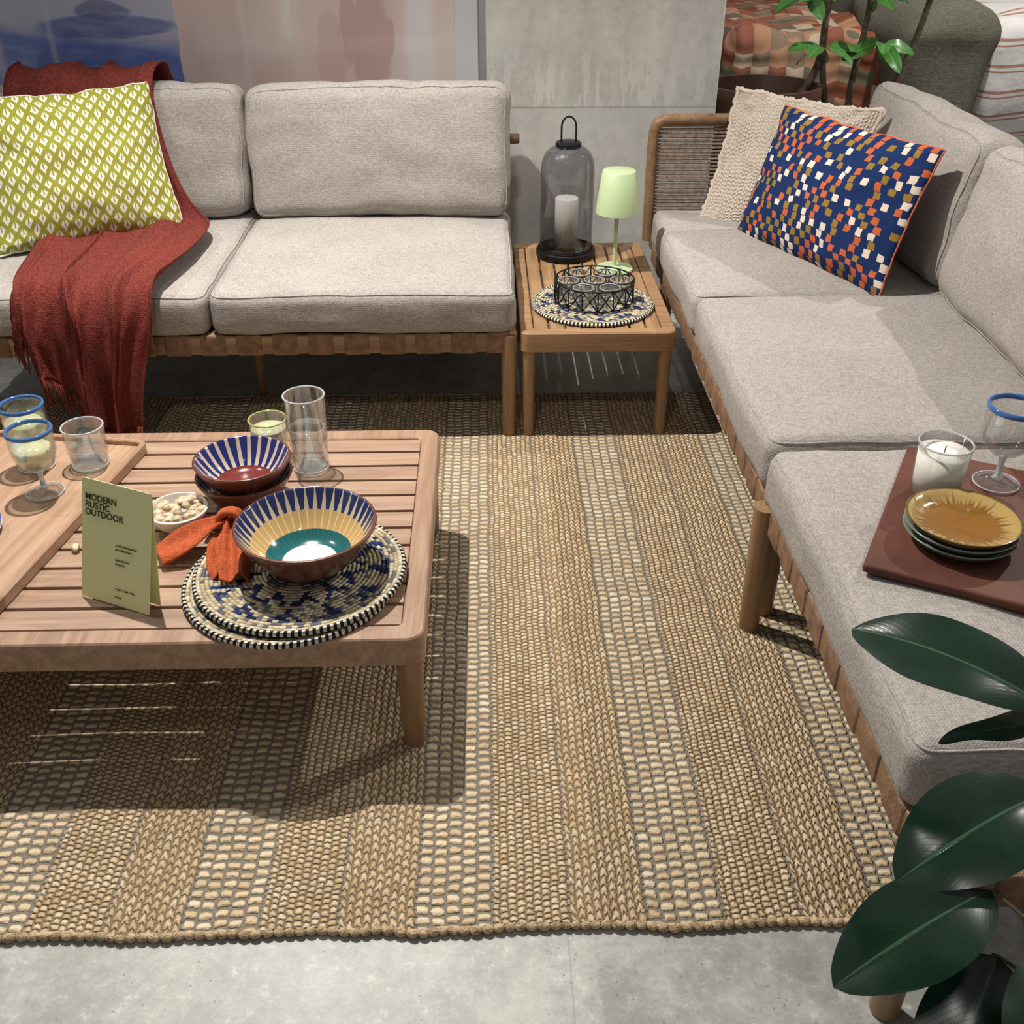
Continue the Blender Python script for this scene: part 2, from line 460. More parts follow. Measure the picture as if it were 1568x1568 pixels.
# ---------------------------------------------------------------- sofas
def cushion(mb, c, d, r, puffs, seed, rot=None, wr=.004):
    def fn(p, h):
        q = p.copy(); a = 1 - (p.x / h[0]) ** 2; b = 1 - (p.y / h[1]) ** 2; e = 1 - (p.z / h[2]) ** 2
        a = max(a, 0) ** .7; b = max(b, 0) ** .7; e = max(e, 0) ** .7
        q.z += math.copysign(puffs[2] * a * b, p.z) * (abs(p.z) / h[2])
        q.y += math.copysign(puffs[1] * a * e, p.y) * (abs(p.y) / h[1])
        q.x += math.copysign(puffs[0] * b * e, p.x) * (abs(p.x) / h[0])
        nv = noise.noise_vector((p.x * 5 + seed, p.y * 5, p.z * 5)) * wr + noise.noise_vector((p.x * 15 + seed, p.y * 15, p.z * 15)) * wr * .45
        return q + nv
    v, f = rbox(*d, r, 4, (22, 22 if d[1] > .3 else 6, 18 if d[2] > .3 else 5), fn)
    M = Matrix.Translation(c)
    if rot is not None: M = M @ rot
    mb.add(v, f, 0, M)
    h = [q / 2 for q in d]; k = r * .293; ax = 2 if d[2] < .3 else 1
    for s in (-1, 1):
        if ax == 2:
            base = rrect(-h[0] + k, h[0] - k, -h[1] + k, h[1] - k, r * .75, 5)
            P3 = [(a, b, s * (h[2] - k)) for a, b in base]
        else:
            base = rrect(-h[0] + k, h[0] - k, -h[2] + k, h[2] - k, r * .75, 5)
            P3 = [(a, s * (h[1] - k), b) for a, b in base]
        dense = []
        for i in range(len(P3)):
            a = Vector(P3[i]); b = Vector(P3[(i + 1) % len(P3)]); kk = max(1, int((b - a).length / .03))
            for j in range(kk): dense.append(M @ fn(a.lerp(b, j / kk), h))
        mb.tube(dense, .0024, 6, True)

def sofa(name, n, loc, rz, right, seed):
    W = .816 if right else .82; e = empty(name, loc, rz)
    g = MB(); L = n * W; Lf = L + (.10 if right else 0)
    g.box((Lf / 2, .02, .2975), (Lf, .030, .053), .004); g.box((Lf / 2, .83, .2975), (Lf, .032, .055), .004)
    for i in range(n + 1):
        xx = min(max(i * W, .018), Lf - .018) if i < n else Lf - .018
        g.box((xx, .425, .2975), (.032, .78, .05), .004)
    zt = .0 if right else -.05
    g.tube(smooth_path([(.02, .85, .30), (.02, .865, .58 + zt), (.035, .868, .68 + zt), (.08, .868, .695 + zt), (L - .09, .868, .695 + zt), (L - .045, .868, .68 + zt), (L - .03, .865, .58 + zt), (L - .03, .85, .30)], 6), .016, 10)
    g.build('frame', W_SOFA, e, angle=40)
    g = MB()
    def leg(xx, yy, z0, r0=.019, r1=.025): g.lathe([(0, z0), (r0, z0), (r0 + .002, z0 + .004), (r1, .318), (0, .318)], 24, 0, (xx, yy, 0))
    if right:
        leg(1.655, .002, .013); leg(1.60, .045, .013); leg(.03, .82, 0); leg(1.63, .82, 0); leg(Lf - .03, .82, 0); leg(Lf - .03, .01, 0); leg(.03, .06, 0)
    else:
        leg(L - .022, .018, .013, .017, .021); leg(.025, .018, .013, .017, .021); leg(.03, .82, 0); leg(L - .03, .82, 0); leg(.86, .32, 0, .011, .014)
    g.build('legs', W_LEG, e, angle=40)
    g = MB(); k = int(Lf / .095)
    for i in range(k):
        xx = Lf * (i + .5) / k
        g.box((xx, .02, .2975), (.070, .036, .060), .006)
    for yy in [.12 + .095 * i for i in range(8)]:
        for xx in (.018, Lf - .018): g.box((xx, yy, .2975), (.040, .072, .062), .006)
    g.build('rail_straps', STRAP, e, angle=50)
    g = MB(); g.box((Lf / 2, .42, .318), (Lf - .06, .76, .012), .002); g.build('seat_deck', DARK, e)
    g = MB(); zz = .34
    while zz < .68 + zt:
        g.tube([(.02, .86, zz), (L - .03, .86, zz)], .004, 6); zz += .0105
    g.build('back_rope', ROPE, e)
    if right:
        g = MB()
        path = smooth_path([(-.022, -.01, .33), (-.022, -.013, .60), (-.022, -.008, .69), (-.022, .02, .712), (-.022, .09, .716), (-.022, .84, .716)], 6)
        g.tube(path, .017, 12); g.box((-.022, .42, .325), (.03, .84, .045), .004)
        g.build('arm_frame', W_SOFA, e, angle=50)
        g = MB(); zz = .352
        while zz < .70:
            g.tube([(-.022, -.01, zz), (-.022, .85, zz + .001)], .0042, 6); zz += .0115
        g.build('arm_rope', ROPE, e)
    by = .705 if right else .755
    for i in range(n):
        g = MB(); cushion(g, (W * (i + .5), .395, .384 + (.006 if right and i == 1 else 0)), (W - .004, .80, .118), .032, (.002, .006, .012), seed + i * 3.3, None, .006)
        g.build('seat_cushion', SOFA, e)
        g = MB(); rot = Matrix.Rotation(math.radians(-9), 4, 'X') @ Matrix.Rotation(math.radians(R.uniform(-1, 1)), 4, 'Z')
        cushion(g, (W * (i + .5), by, .442 + .192), (W - .012, .15, .385), .045, (.006, .028, .008), seed + 11 + i * 2.1, rot, .012)
        g.build('back_cushion', SOFA, e)
    return e
sofa('outdoor_sofa', 2, (.078 - 1.64, 2.6, 0), 0, False, 1.)
sofa('outdoor_sofa', 3, (.548, 3.375, 0), -pi / 2, True, 31.)

# ---------------------------------------------------------------- pillows
def pillow(name, c, uax, vax, w, h, T, mat, seed, pinch=.06, trim=None, fringe=None, wr=.006):
    u = Vector(uax).normalized(); v = Vector(vax).normalized(); n = u.cross(v).normalized(); v = n.cross(u)
    M = Matrix((u, v, n)).transposed().to_4x4(); M.translation = Vector(c)
    e = empty(name); e.matrix_world = M
    g = MB(); N = 44; V = []; UV = []; F = []
    def P(a, b, s):
        x = w / 2 * a * (1 - pinch * (1 - b * b)); y = h / 2 * b * (1 - pinch * (1 - a * a))
        t = T * (max(0, (1 - a ** 4)) * max(0, (1 - b ** 4))) ** .5 * (.55 + .45 * (1 - a * a) * (1 - b * b))
        edge = min(1 - abs(a), 1 - abs(b))
        wv = wr * noise.noise((a * 3 + seed, b * 3, s * 2)) + wr * .8 * noise.noise((a * 8 + seed, b * 8, s)) * (1 - edge)
        fx = .006 * noise.noise((a * 4 + seed, b * 4, 7)) * (2 if fringe else 1)
        return Vector((x + fx, y + .3 * wv + fx, s * (t + wv * min(1, edge * 8))))
    for s in (1, -1):
        o = len(V)
        for j in range(N + 1):
            for i in range(N + 1):
                a = math.sin(pi / 2 * (2 * i / N - 1)); b = math.sin(pi / 2 * (2 * j / N - 1))
                V.append(P(a, b, s)); UV.append(((a + 1) / 2 * w, (b + 1) / 2 * h))
        for j in range(N):
            for i in range(N):
                q = (o + j * (N + 1) + i, o + j * (N + 1) + i + 1, o + (j + 1) * (N + 1) + i + 1, o + (j + 1) * (N + 1) + i)
                F.append(q if s > 0 else tuple(reversed(q)))
    g.add(V, F, 0, None, UV); g.build('cover', mat, e, merge=False)
    per = [(-1 + 2 * i / 60, -1) for i in range(60)] + [(1, -1 + 2 * i / 60) for i in range(60)] + [(1 - 2 * i / 60, 1) for i in range(60)] + [(-1, 1 - 2 * i / 60) for i in range(60)]
    g = MB()
    if fringe:
        g.tube([P(a, b, 0) + Vector((R.uniform(-.003, .003), R.uniform(-.003, .003), 0)) for a, b in per], [.004 + .005 * R.random() for _ in per], 7, True)
        g.tube([P(a * .98, b * .98, 0) + Vector((0, 0, .006)) for a, b in per], [.003 + .004 * R.random() for _ in per], 7, True)
    else: g.tube([P(a, b, 0) for a, b in per], .0028, 6, True)
    g.build('edging', trim or mat, e)
    return e

PY = Mt('chartreuse_print', rough=.9, spec=.1)
a, b, _ = PY.uv()
nn = PY.noise(PY.vec(a * 300, b * 300, 0.), 1, 2)
wob = PY.noise(PY.vec(a * 25, b * 25, 0.), 1, 2) * .10
a2 = a / .038 + wob; row = b / .048 + wob
def leafpat(ao, bo):
    p = (a2 + ao).fr() - .5; q = (row + bo).fr() - .5
    hw = ((.5 - (q * 1.45 + .08).abs()) * .58).mx(0.)
    drop = p.abs().lt(hw)
    slit = p.abs().lt(.05) * q.gt(-.15)
    return drop * (1. - slit)
pat = leafpat(0., 0.).mx(leafpat(.5, .5))
PY.col(PY.mix(pat, PY.mix(nn, (.235, .225, .028), (.31, .30, .05)), (.66, .66, .56))); PY.bump(nn + pat * .3, .3, .001)
pillow('chartreuse_throw_pillow', (-1.190, 3.085, .655), (.892, .452, 0), (-.203, .401, .893), .53, .44, .085, PY, 2., .07, None, None, .012)

PB = Mt('blue_patch_print', rough=.9, spec=.1)
a, b, _ = PB.uv()
s = .0205
ci = (a / s + PB.noise(PB.vec(a * 70, b * 70, 0.), 1, 2) * .35); cj = (b / s + PB.noise(PB.vec(a * 70, b * 70, 5.), 1, 2) * .35)
ri = cj.fl(); ci2 = ci + ri.mod(2.) * .37 + ri.mod(3.) * .2
ii = ci2.fl()
rv = PB.wn(PB.vec(ii, ri, 0.))
chk = (ii + ri).mod(2.).gt(.5)
cc = PB.ramp(rv, [(0, (.48, .11, .04)), (.32, (.68, .57, .46)), (.54, (.27, .16, .03)), (.80, (.012, .028, .10))], True)
edge = (ci2.fr() - .5).abs().lt(.46) * (cj.fr() - .5).abs().lt(.46)
nn = PB.noise(PB.vec(a * 400, b * 400, 0.), 1, 2)
navy = PB.mix(nn, (.007, .018, .07), (.015, .036, .125))
PB.col(PB.mix(((1. - chk).mx(rv.gt(.93))).mx(1. - edge), cc, navy)); PB.bump(nn + edge * .4, .4, .0015)
PBT = Mt('orange_piping', (.50, .12, .05), rough=.9)
pillow('blue_patchwork_pillow', (.95, 2.85, .622), (.41, -.912, 0), (.30, .135, .944), .62, .38, .075, PB, 5., .04, PBT, None, .01)

PC = Mt('cream_knit', rough=.95, spec=.1)
a, b, _ = PC.uv()
kn = ((a * 700).sin() * .5 + .5) * ((b * 520 + (a * 350).sin()).sin() * .5 + .5); nn = PC.noise(PC.vec(a * 110, b * 110, 0.), 1, 3)
PC.col(PC.mix((kn * .5 + nn * .6).step(.2, .8), (.46, .38, .30), (.74, .67, .58))); PC.bump(kn + nn, .9, .005)
pillow('cream_knit_pillow', (.915, 3.185, .600), (.80, -.60, -.04), (.30, .26, .92), .46, .44, .055, PC, 9., .05, None, True, .01)

# ---------------------------------------------------------------- throw
st = [(3.49, .60, -1.44, -.985), (3.485, .74, -1.44, -.985), (3.46, .842, -1.44, -.985), (3.41, .862, -1.44, -.985), (3.33, .85, -1.44, -.98), (3.285, .80, -1.43, -.975),
      (3.25, .68, -1.42, -.955), (3.205, .56, -1.40, -.915), (3.14, .486, -1.36, -.865), (3.04, .476, -1.32, -.83), (2.85, .476, -1.28, -.83), (2.66, .472, -1.25, -.85),
      (2.585, .456, -1.235, -.87), (2.550, .40, -1.225, -.885), (2.542, .32, -1.21, -.905), (2.536, .20, -1.18, -.935), (2.534, .07, -1.14, -.955)]
pa = smooth_path([(0, a, b) for a, b, c, d in st], 7); ed = smooth_path([(c, d, 0) for a, b, c, d in st], 7)
g = MB(); NT = 120; V = []; NS = len(pa)
hs = NS - 1 - 4 * 7
for i in range(NS):
    t = (pa[min(i + 1, NS - 1)] - pa[max(i - 1, 0)]).normalized(); nrm = Vector((0, t.z, -t.y))
    if i > 20: nrm = Vector((0, -abs(nrm.y), abs(nrm.z)))
    else: nrm = Vector((0, 0, 1)) if i > 12 else Vector((0, abs(nrm.y), 0))
    for j in range(NT + 1):
        w = j / NT
        P = pa[i].copy()
        if i > hs:
            fr_ = (i - hs) / (NS - 1 - hs); sh = .48 + .47 * min(1, w / .55) ** .8 - .05 * max(0, w - .8) / .2
            fi = hs + fr_ * sh * (NS - 1 - hs); a_ = int(fi); b_ = min(a_ + 1, NS - 1); P = pa[a_].lerp(pa[b_], fi - a_)
            E0 = ed[a_].lerp(ed[b_], fi - a_)
        else: E0 = ed[i]
        X = E0.x + (E0.y - E0.x) * w
        am = .018 if i < hs - 12 else .018 + .026 * min(1, (i - hs + 12) / 18)
        ph = w * 20 + 1.4 * math.sin(i * .05) + 3.0 * noise.noise((w * 3, i * .03, 0))
        fold = (.5 + .5 * math.sin(ph)) ** 1.4 + .4 * noise.noise((w * 7, i * .07, 4)) + .10 * math.sin(w * 70 + i * .1) + .22
        X += .014 * math.cos(ph) + .014 * noise.noise((w * 2, i * .05, 9))
        V.append(P + nrm * (am * max(fold, 0) + .003) + Vector((X, 0, 0)))
F = [(i * (NT + 1) + j, i * (NT + 1) + j + 1, (i + 1) * (NT + 1) + j + 1, (i + 1) * (NT + 1) + j) for i in range(NS - 1) for j in range(NT)]
th = empty('throw_blanket')
g.add(V, F); ob = g.build('cloth', RUST, th)
md_ = ob.modifiers.new('s', 'SOLIDIFY'); md_.thickness = .004; md_.offset = 0
g = MB()
for j in range(0, NT + 1):
    p = V[(NS - 1) * (NT + 1) + j]; dx = R.uniform(-.012, .012); l = R.uniform(.05, .09)
    l = min(l, p.z - .02)
    g.tube([p, p + Vector((dx * .4, -.004, -l * .5)), p + Vector((dx, R.uniform(-.008, .004), -l))], [.0026, .0024, .0016], 5)
for i in range(hs, NS - 1):
    for q_ in range(2):
        p = V[i * (NT + 1)]; g.tube([p, p + Vector((-.012, -.003, -.025)), p + Vector((-.016 + R.uniform(-.010, .008), 0, -.07))], [.0026, .0022, .0014], 5)
g.build('fringe', RUST, th)

# ---------------------------------------------------------------- serving tray on coffee table
tr = empty('wooden_tray', (-.768, 2.06, .2805), -.164)
g = MB(); g.box((-.24, -.33, .006), (.47, .65, .012), .003); g.build('base', W_TRAY, tr)
g = MB(); ringframe(g, -.48, .0, -.66, .0, .012, .02, .0, .024)
g.build('rim', W_TRAY, tr, angle=40)

# ---------------------------------------------------------------- glassware
def goblet(name, loc, drink=None, s=1.):
    e = empty(name, loc); e.scale = (s, s, s)
    g = MB()
    g.lathe([(0, .003), (.036, .002), (.038, .004), (.02, .010), (.006, .016), (.005, .045), (.008, .055), (.022, .062), (.038, .078), (.044, .10), (.0455, .145)], 40)
    g.lathe([(.043, .145), (.0415, .10), (.036, .080), (.02, .066), (0, .062)], 40)
    g.build('glass', GLASS, e)
    g = MB(); g.lathe([(.0435 + .0032 * math.cos(a), .146 + .005 * math.sin(a)) for a in [2 * pi * i / 10 for i in range(11)]], 40); g.build('rim', BLUEG, e)
    g = MB(); g.lathe([(.0375 + .0013 * math.cos(a), .004 + .0013 * math.sin(a)) for a in [2 * pi * i / 8 for i in range(9)]], 40)
    g.lathe([(0, .010), (.010, .013), (.005, .018), (.0045, .045), (.007, .054), (0, .058)], 24); g.build('foot_stem', CLRIM, e)
    if drink:
        g = MB(); g.lathe([(0, .067), (.019, .069), (.035, .083), (.0405, .10), (.041, .112), (0, .112)], 40); g.build('drink', drink, e)
    return e
def tumbler(name, loc, r0, r1, h, level, liquid, rim):
    e = empty(name, loc); g = MB()
    g.lathe([(0, .001), (r0, .001), (r0 + .001, .004), (r1, h), (r1 - .003, h), (r0 - .002, .010), (0, .009)], 40); g.build('glass', GLASS, e)
    g = MB(); g.lathe([(r1 - .0015 + .002 * math.cos(a), h + .002 * math.sin(a)) for a in [2 * pi * i / 8 for i in range(9)]], 40)
    g.lathe([(r0 - .001 + .002 * math.cos(a), .004 + .003 * math.sin(a)) for a in [2 * pi * i / 8 for i in range(9)]], 40); g.build('rim', rim, e)
    if level:
        rl = r0 + (r1 - r0) * level / h - .003
        g = MB(); g.lathe([(0, .011), (r0 - .003, .011), (rl, level), (rl, level + .001), (0, level)], 40); g.build('water', liquid, e)
        g = MB(); g.lathe([(rl - .001 + .0012 * math.cos(a), level + .0012 * math.sin(a)) for a in [2 * pi * i / 8 for i in range(9)]], 40); g.build('waterline', CLRIM, e)
    return e
TZ = .2925
goblet('margarita_glass', (-.925, 1.851, TZ), LEMON)
goblet('margarita_glass', (-.983, 1.965, TZ), LEMON)
tumbler('drinking_glass', (-.868, 1.968, TZ), .038, .044, .095, .045, WATER, CLRIM)
tumbler('highball_glass', (-.390, 1.965, .281), .038, .0445, .175, .10, WATER, CLRIM)
tumbler('drinking_glass', (-.486, 2.02, .281), .036, .042, .092, .07, LEMON, YELG)

# ---------------------------------------------------------------- bowls
def paint_big():
    m = Mt('painted_bowl', rough=.15, Coat_Weight=.8); x, y, z = m.co()
    nz = m.noise(None, 60, 2) * .06
    r = (x * x + y * y).sq(); an = atan2(y, x) / (2 * pi)
    s1 = (an * 40. + nz).fr(); s2 = (an * 40. + .5 + nz).fr()
    outer = m.mix(((s1 - .5).abs()).lt((r - .085) * 12), (.62, .52, .34), (.012, .022, .11))
    yel = m.mix(((s2 - .5).abs()).lt(.07), (.60, .38, .13), (.74, .66, .50))
    c = m.mix((r + nz * .03).gt(.103), yel, outer)
    c = m.mix(r.lt(.078), c, m.mix((s1 - .5).abs().lt(.05), (.010, .11, .115), (.02, .16, .16)))
    c = m.mix(r.lt(.050), c, (.76, .75, .71)); c = m.mix(r.gt(.1285), c, (.20, .06, .03))
    m.col(c); return m
def paint_small():
    m = Mt('painted_bowl_blue', rough=.15, Coat_Weight=.8); x, y, z = m.co()
    r = (x * x + y * y).sq(); an = atan2(y, x) / (2 * pi); s1 = (an * 24.).fr()
    c = m.mix((s1 - .5).abs().lt(.22 + (r - .05) * 3.2), (.66, .52, .39), (.012, .022, .15))
    c = m.mix(r.lt(.056), c, (.18, .030, .026)); c = m.mix(r.gt(.0945), c, (.16, .045, .03))
    m.col(c); return m
PBIG = paint_big(); PSM = paint_small()
def bowlprof(R_, h, rb, t=.005, ex=.55):
    inn = []; out = []
    N = 18
    for i in range(N + 1):
        q = i / N; out.append((rb + (R_ - rb) * q ** ex, h * q))
    for i in range(N + 1):
        q = i / N; inn.append((max(0, (rb - t) + (R_ - t - rb + t) * q ** ex), t + .003 + (h - t - .001) * q))
    return [(0, 0, 0)] + [(a, b, 0) for a, b in out] + [(a, b, 1) for a, b in reversed(inn)] + [(0, t + .002, 1)]
g = MB(); g.lathe(bowlprof(.129, .090, .048), 72); g.build('serving_bowl', [TERRA, PBIG], None, (-.335, 1.566, .3035))
bs = empty('stacked_bowls', (-.503, 1.830, .281))
for i, z in enumerate((0, .034)):
    g = MB(); g.lathe(bowlprof(.098, .066, .038, .005, .5), 60); g.build('bowl', [TERRA, PSM], bs, (.0, i * .002, z), (0, 0, i * .3))
nb = empty('nut_bowl', (-.619, 1.736, .281))
g = MB(); g.lathe(bowlprof(.061, .042, .028, .004, .55), 48); g.build('bowl', WHITECER, nb)
NUT = Mt('pistachio_shell', rough=.5); n = NUT.noise(None, 90, 2); NUT.col(NUT.mix(n.step(.35, .65), (.46, .31, .18), (.74, .62, .44)))
NUTG = Mt('pistachio_kernel', (.22, .19, .05), rough=.6)
def nut(mb, c, s=1.):
    rot = Matrix.Rotation(R.uniform(0, 6.28), 4, 'Z') @ Matrix.Rotation(R.uniform(1.1, 1.9), 4, 'X') @ Matrix.Diagonal((1, .8, 1, 1))
    v, f, _ = lathe([(0, -.009), (.0035, -.0085), (.0062, -.004), (.0067, 0), (.0058, .005), (.003, .0088), (0, .0095)], 10)
    mb.add(v, f, 0, Matrix.Translation(c) @ rot @ Matrix.Scale(s, 4))
    v, f, _ = lathe([(0, -.006), (.004, -.004), (.0048, 0), (.0035, .006), (0, .0082)], 8)
    mb.add([(a + .0025, b, cc_) for a, b, cc_ in v], f, 1, Matrix.Translation(c) @ rot @ Matrix.Scale(s, 4))
g = MB()
for i in range(46):
    a = R.uniform(0, 6.28); r = .049 * math.sqrt(R.random()); nut(g, (r * math.cos(a), r * math.sin(a), .034 + .010 * (1 - (r / .052) ** 2) + R.uniform(-.002, .003)), 1.35)
g.build('pistachios', [NUT, NUTG], nb)
g = MB()
for x_, y_ in ((-.80, 1.655), (-.662, 1.66), (-.672, 1.69)): nut(g, (x_, y_, .2865), 1.15)
g.build('loose_pistachios', [NUT, NUTG])

# placemats
def matmat(name, R_):
    m = Mt(name, rough=.9, spec=.1); x, y, z = m.co()
    r = (x * x + y * y).sq(); an = atan2(y, x) / (2 * pi) + .5
    cs = .0078
    coil = r / cs; ci = coil.fl(); cf = coil.fr()
    nst = (ci * 5.).mx(1.)
    sf = an * nst + ci * .37; seg = (sf.fl() + .5 - ci * .37) / nst
    rr = (ci + .5) * cs / R_
    t1 = ((seg * 12.).fr() - .5).abs() * 2; t2 = ((seg * 12. + .5).fr() - .5).abs() * 2
    z1 = rr.gt(.36) * rr.lt(.62) * ((rr - .36) / .26).gt(t1) * ((rr - .36) / .26 - .45).lt(t1)
    z2 = rr.gt(.62) * rr.lt(.86) * ((rr - .62) / .24).gt(t2 * 1.25)
    z2 = z2 * ((sf.fl() + ci).mod(3.).gt(.5))
    rv = m.wn(m.vec(seg, ci, 0.))
    navy = z1.mx(z2)
    cr = m.mix(rv, (.42, .33, .19), (.76, .68, .50))
    cr = m.mix(rr.lt(.36) * rv.gt(.5), cr, (.12, .13, .17))
    cr = m.mix((rr.gt(.60) * rr.lt(.92)) * rv.gt(.68), cr, (.13, .14, .16))
    nv = m.mix(rv, (.014, .018, .045), (.04, .06, .17))
    c = m.mix(navy, cr, nv)
    bord = rr.gt(.94); dash = (an * 100. + (r / R_) * 3.).fr().gt(.5)
    c = m.mix(bord, c, m.mix(dash, (.02, .02, .025), (.70, .65, .54)))
    m.col(c); m.bump((cf * pi).sin() + (sf.fr() * pi).sin() * .5, .9, .004); return m
def placemat(name, loc, R_, rz):
    m = matmat(name + '_weave', R_); e = empty(name, loc, rz)
    g = MB()
    prof = [(0, 0), (R_ - .006, 0)] + [(R_ - .006 + .006 * math.cos(a), .0055 + .0055 * math.sin(a)) for a in [(-90 + 22.5 * i) * pi / 180 for i in range(9)]] + [(R_ - .012, .009), (0, .009)]
    g.lathe(prof, 96); g.build('coil', m, e)
    return e
placemat('woven_placemat', (-.368, 1.540, .2805), .196, .2)
placemat('woven_placemat', (-.352, 1.557, .292), .195, .5)
placemat('woven_placemat', (.30, 2.80, .3305), .175, .1)

# napkin
def ribbon(mb, pts, widths, amp, folds, N=18, sd_=0.):
    P = smooth_path(pts, 8); W_ = smooth_path([(w, 0, 0) for w in widths], 8); V = []
    for i, p in enumerate(P):
        t = (P[min(i + 1, len(P) - 1)] - P[max(i - 1, 0)]); t.z = 0; t.normalize(); sd = Vector((-t.y, t.x, 0))
        for j in range(N + 1):
            w = j / N - .5
            q = p + sd * (W_[i].x * w) + Vector((0, 0, amp * math.sin(j / N * pi * folds + i * .05 + sd_) - amp * 1.2 * (2 * w) ** 2 + .008 * noise.noise((i * .12, w * 3, 1 + sd_))))
            V.append(q)
    F = [(i * (N + 1) + j, (i + 1) * (N + 1) + j, (i + 1) * (N + 1) + j + 1, i * (N + 1) + j + 1) for i in range(len(P) - 1) for j in range(N)]
    mb.add(V, F)
nk = empty('linen_napkin')
g = MB()
ribbon(g, [(-.630, 1.615, .297), (-.590, 1.635, .311), (-.545, 1.660, .328), (-.500, 1.672, .338)], [.070, .078, .052, .024], .006, 2.2)
ribbon(g, [(-.560, 1.705, .305), (-.53, 1.70, .322), (-.495, 1.675, .342)], [.040, .035, .020], .005, 2.2, 12, 2.)
ribbon(g, [(-.500, 1.675, .340), (-.484, 1.62, .332), (-.470, 1.56, .326), (-.462, 1.505, .320)], [.024, .044, .054, .052], .008, 2.5, 18, 1.)
ribbon(g, [(-.505, 1.67, .336), (-.512, 1.62, .326), (-.505, 1.57, .318), (-.490, 1.525, .314)], [.02, .038, .044, .038], .007, 2.2, 16, 3.)
ob = g.build('cloth', ORANGE, nk); md_ = ob.modifiers.new('s', 'SOLIDIFY'); md_.thickness = .0025
g = MB()
for k in range(3):
    pts = [(-.500 + .019 * math.cos(a), 1.672 + .007 * k - .008 + .004 * math.sin(a + k), .338 + .015 * math.sin(a)) for a in [2 * pi * i / 20 for i in range(20)]]
    g.tube(pts, .008, 8, True)
g.build('knot', ORANGE, nk)

# card
cd = empty('folded_menu_card', (-.672, 1.478, .281), math.radians(-24.7))
g = MB(); w = .076
for a_, b_ in (((0, 0), (.066, .212)), ((.066, .212), (.030, 0))):
    (y0, z0), (y1, z1) = a_, b_
    g.add([(-w, y0, z0), (w, y0, z0), (w, y1, z1), (-w, y1, z1), (-w, y0 + .0008, z0), (w, y0 + .0008, z0), (w, y1 + .0008, z1), (-w, y1 + .0008, z1)],
          [(0, 1, 2, 3), (7, 6, 5, 4), (0, 4, 5, 1), (1, 5, 6, 2), (2, 6, 7, 3), (3, 7, 4, 0)])
g.build('card', CARD, cd, angle=30)
lean = math.atan2(.212, .066)
def text(body, x, s_, size, ls=.95):
    cu = bpy.data.curves.new('t', 'FONT'); cu.body = body; cu.size = size; cu.space_line = ls; cu.extrude = .0001; cu.offset = .0002
    cu.materials.append(INK.mat); o = bpy.data.objects.new('lettering', cu); COL.objects.link(o); o.parent = cd
    o.rotation_euler = (lean, 0, 0); o.location = (x, s_ * math.cos(lean) - .0015, s_ * math.sin(lean)); return o
text('MODERN\nRUSTIC\nOUTDOOR', -.068, .185, .0165, .85)
text('A soft terracotta palette\nand artisan texture', .0, .112, .0048, 1.6)
text('hand crafted for\nthe garden', .0, .085, .0048, 1.6)
text('1. Table  2. Sofa  3. Rug', -.0, .03, .0045, 1.6)
text('4. Bowl', .0, .015, .0045)

g = MB()
BLS = Mt('blue_striped_ceramic', rough=.2); x, y, z = BLS.co(); BLS.col(BLS.mix((z * 900).sin().gt(0.), (.70, .72, .72), (.05, .14, .40)))
for i in range(5):
    z0 = i * .009
    g.lathe([(0, z0), (.055, z0), (.095, z0 + .010), (.097, z0 + .012), (.093, z0 + .013), (.055, z0 + .004), (0, z0 + .004)], 48)
g.build('stacked_plates', BLS, None, (-1.052, 1.69, .293))

# ---------------------------------------------------------------- lantern
ln = empty('glass_lantern', (.253, 3.245, .331))
g = MB(); g.lathe([(0, 0), (.092, 0), (.095, .004), (.095, .020), (.090, .024), (0, .024)], 48)
g.lathe([(.0, .352), (.036, .352), (.040, .349), (.040, .338), (.034, .334)], 32); g.tube([(.088 * math.cos(a), .088 * math.sin(a), .026) for a in [2 * pi * i / 40 for i in range(40)]], .003, 6, True)
hp = [(-.022, 0, .35)] + [(-.022, 0, .375)] + [(.022 * math.cos(a), 0, .395 + .03 * math.sin(a)) for a in [pi - pi * i / 10 for i in range(11)]] + [(.022, 0, .375), (.022, 0, .35)]
g.tube(hp, .003, 8); g.lathe([(0, .024), (.05, .024), (.052, .032), (0, .032)], 32)
g.build('base_and_handle', BLACK, ln, angle=40)
g = MB(); g.lathe([(.083, .024), (.083, .27), (.080, .295), (.070, .318), (.055, .332), (.040, .340), (.038, .35)], 56); g.build('glass_body', SMOKE, ln)
g = MB(); g.lathe([(0, .032), (.037, .032), (.037, .180), (.033, .184), (.006, .178), (0, .178)], 36); g.tube([(0, 0, .176), (.002, 0, .192)], .0012, 6); g.build('candle', WAX, ln)
# lamp
lp = empty('table_lamp', (.395, 3.10, .331))
g = MB(); g.lathe([(0, 0), (.056, 0), (.058, .003), (.056, .007), (.012, .010), (.0065, .014), (.0065, .20), (0, .20)], 40)
g.build('base_stem', PALE, lp, angle=50)
g = MB(); g.lathe([(.066, .178), (.050, .300), (.047, .302), (0, .302), (0, .300), (.047, .299), (.064, .178), (.066, .178)], 48); g.build('shade', PALE, lp, angle=50)
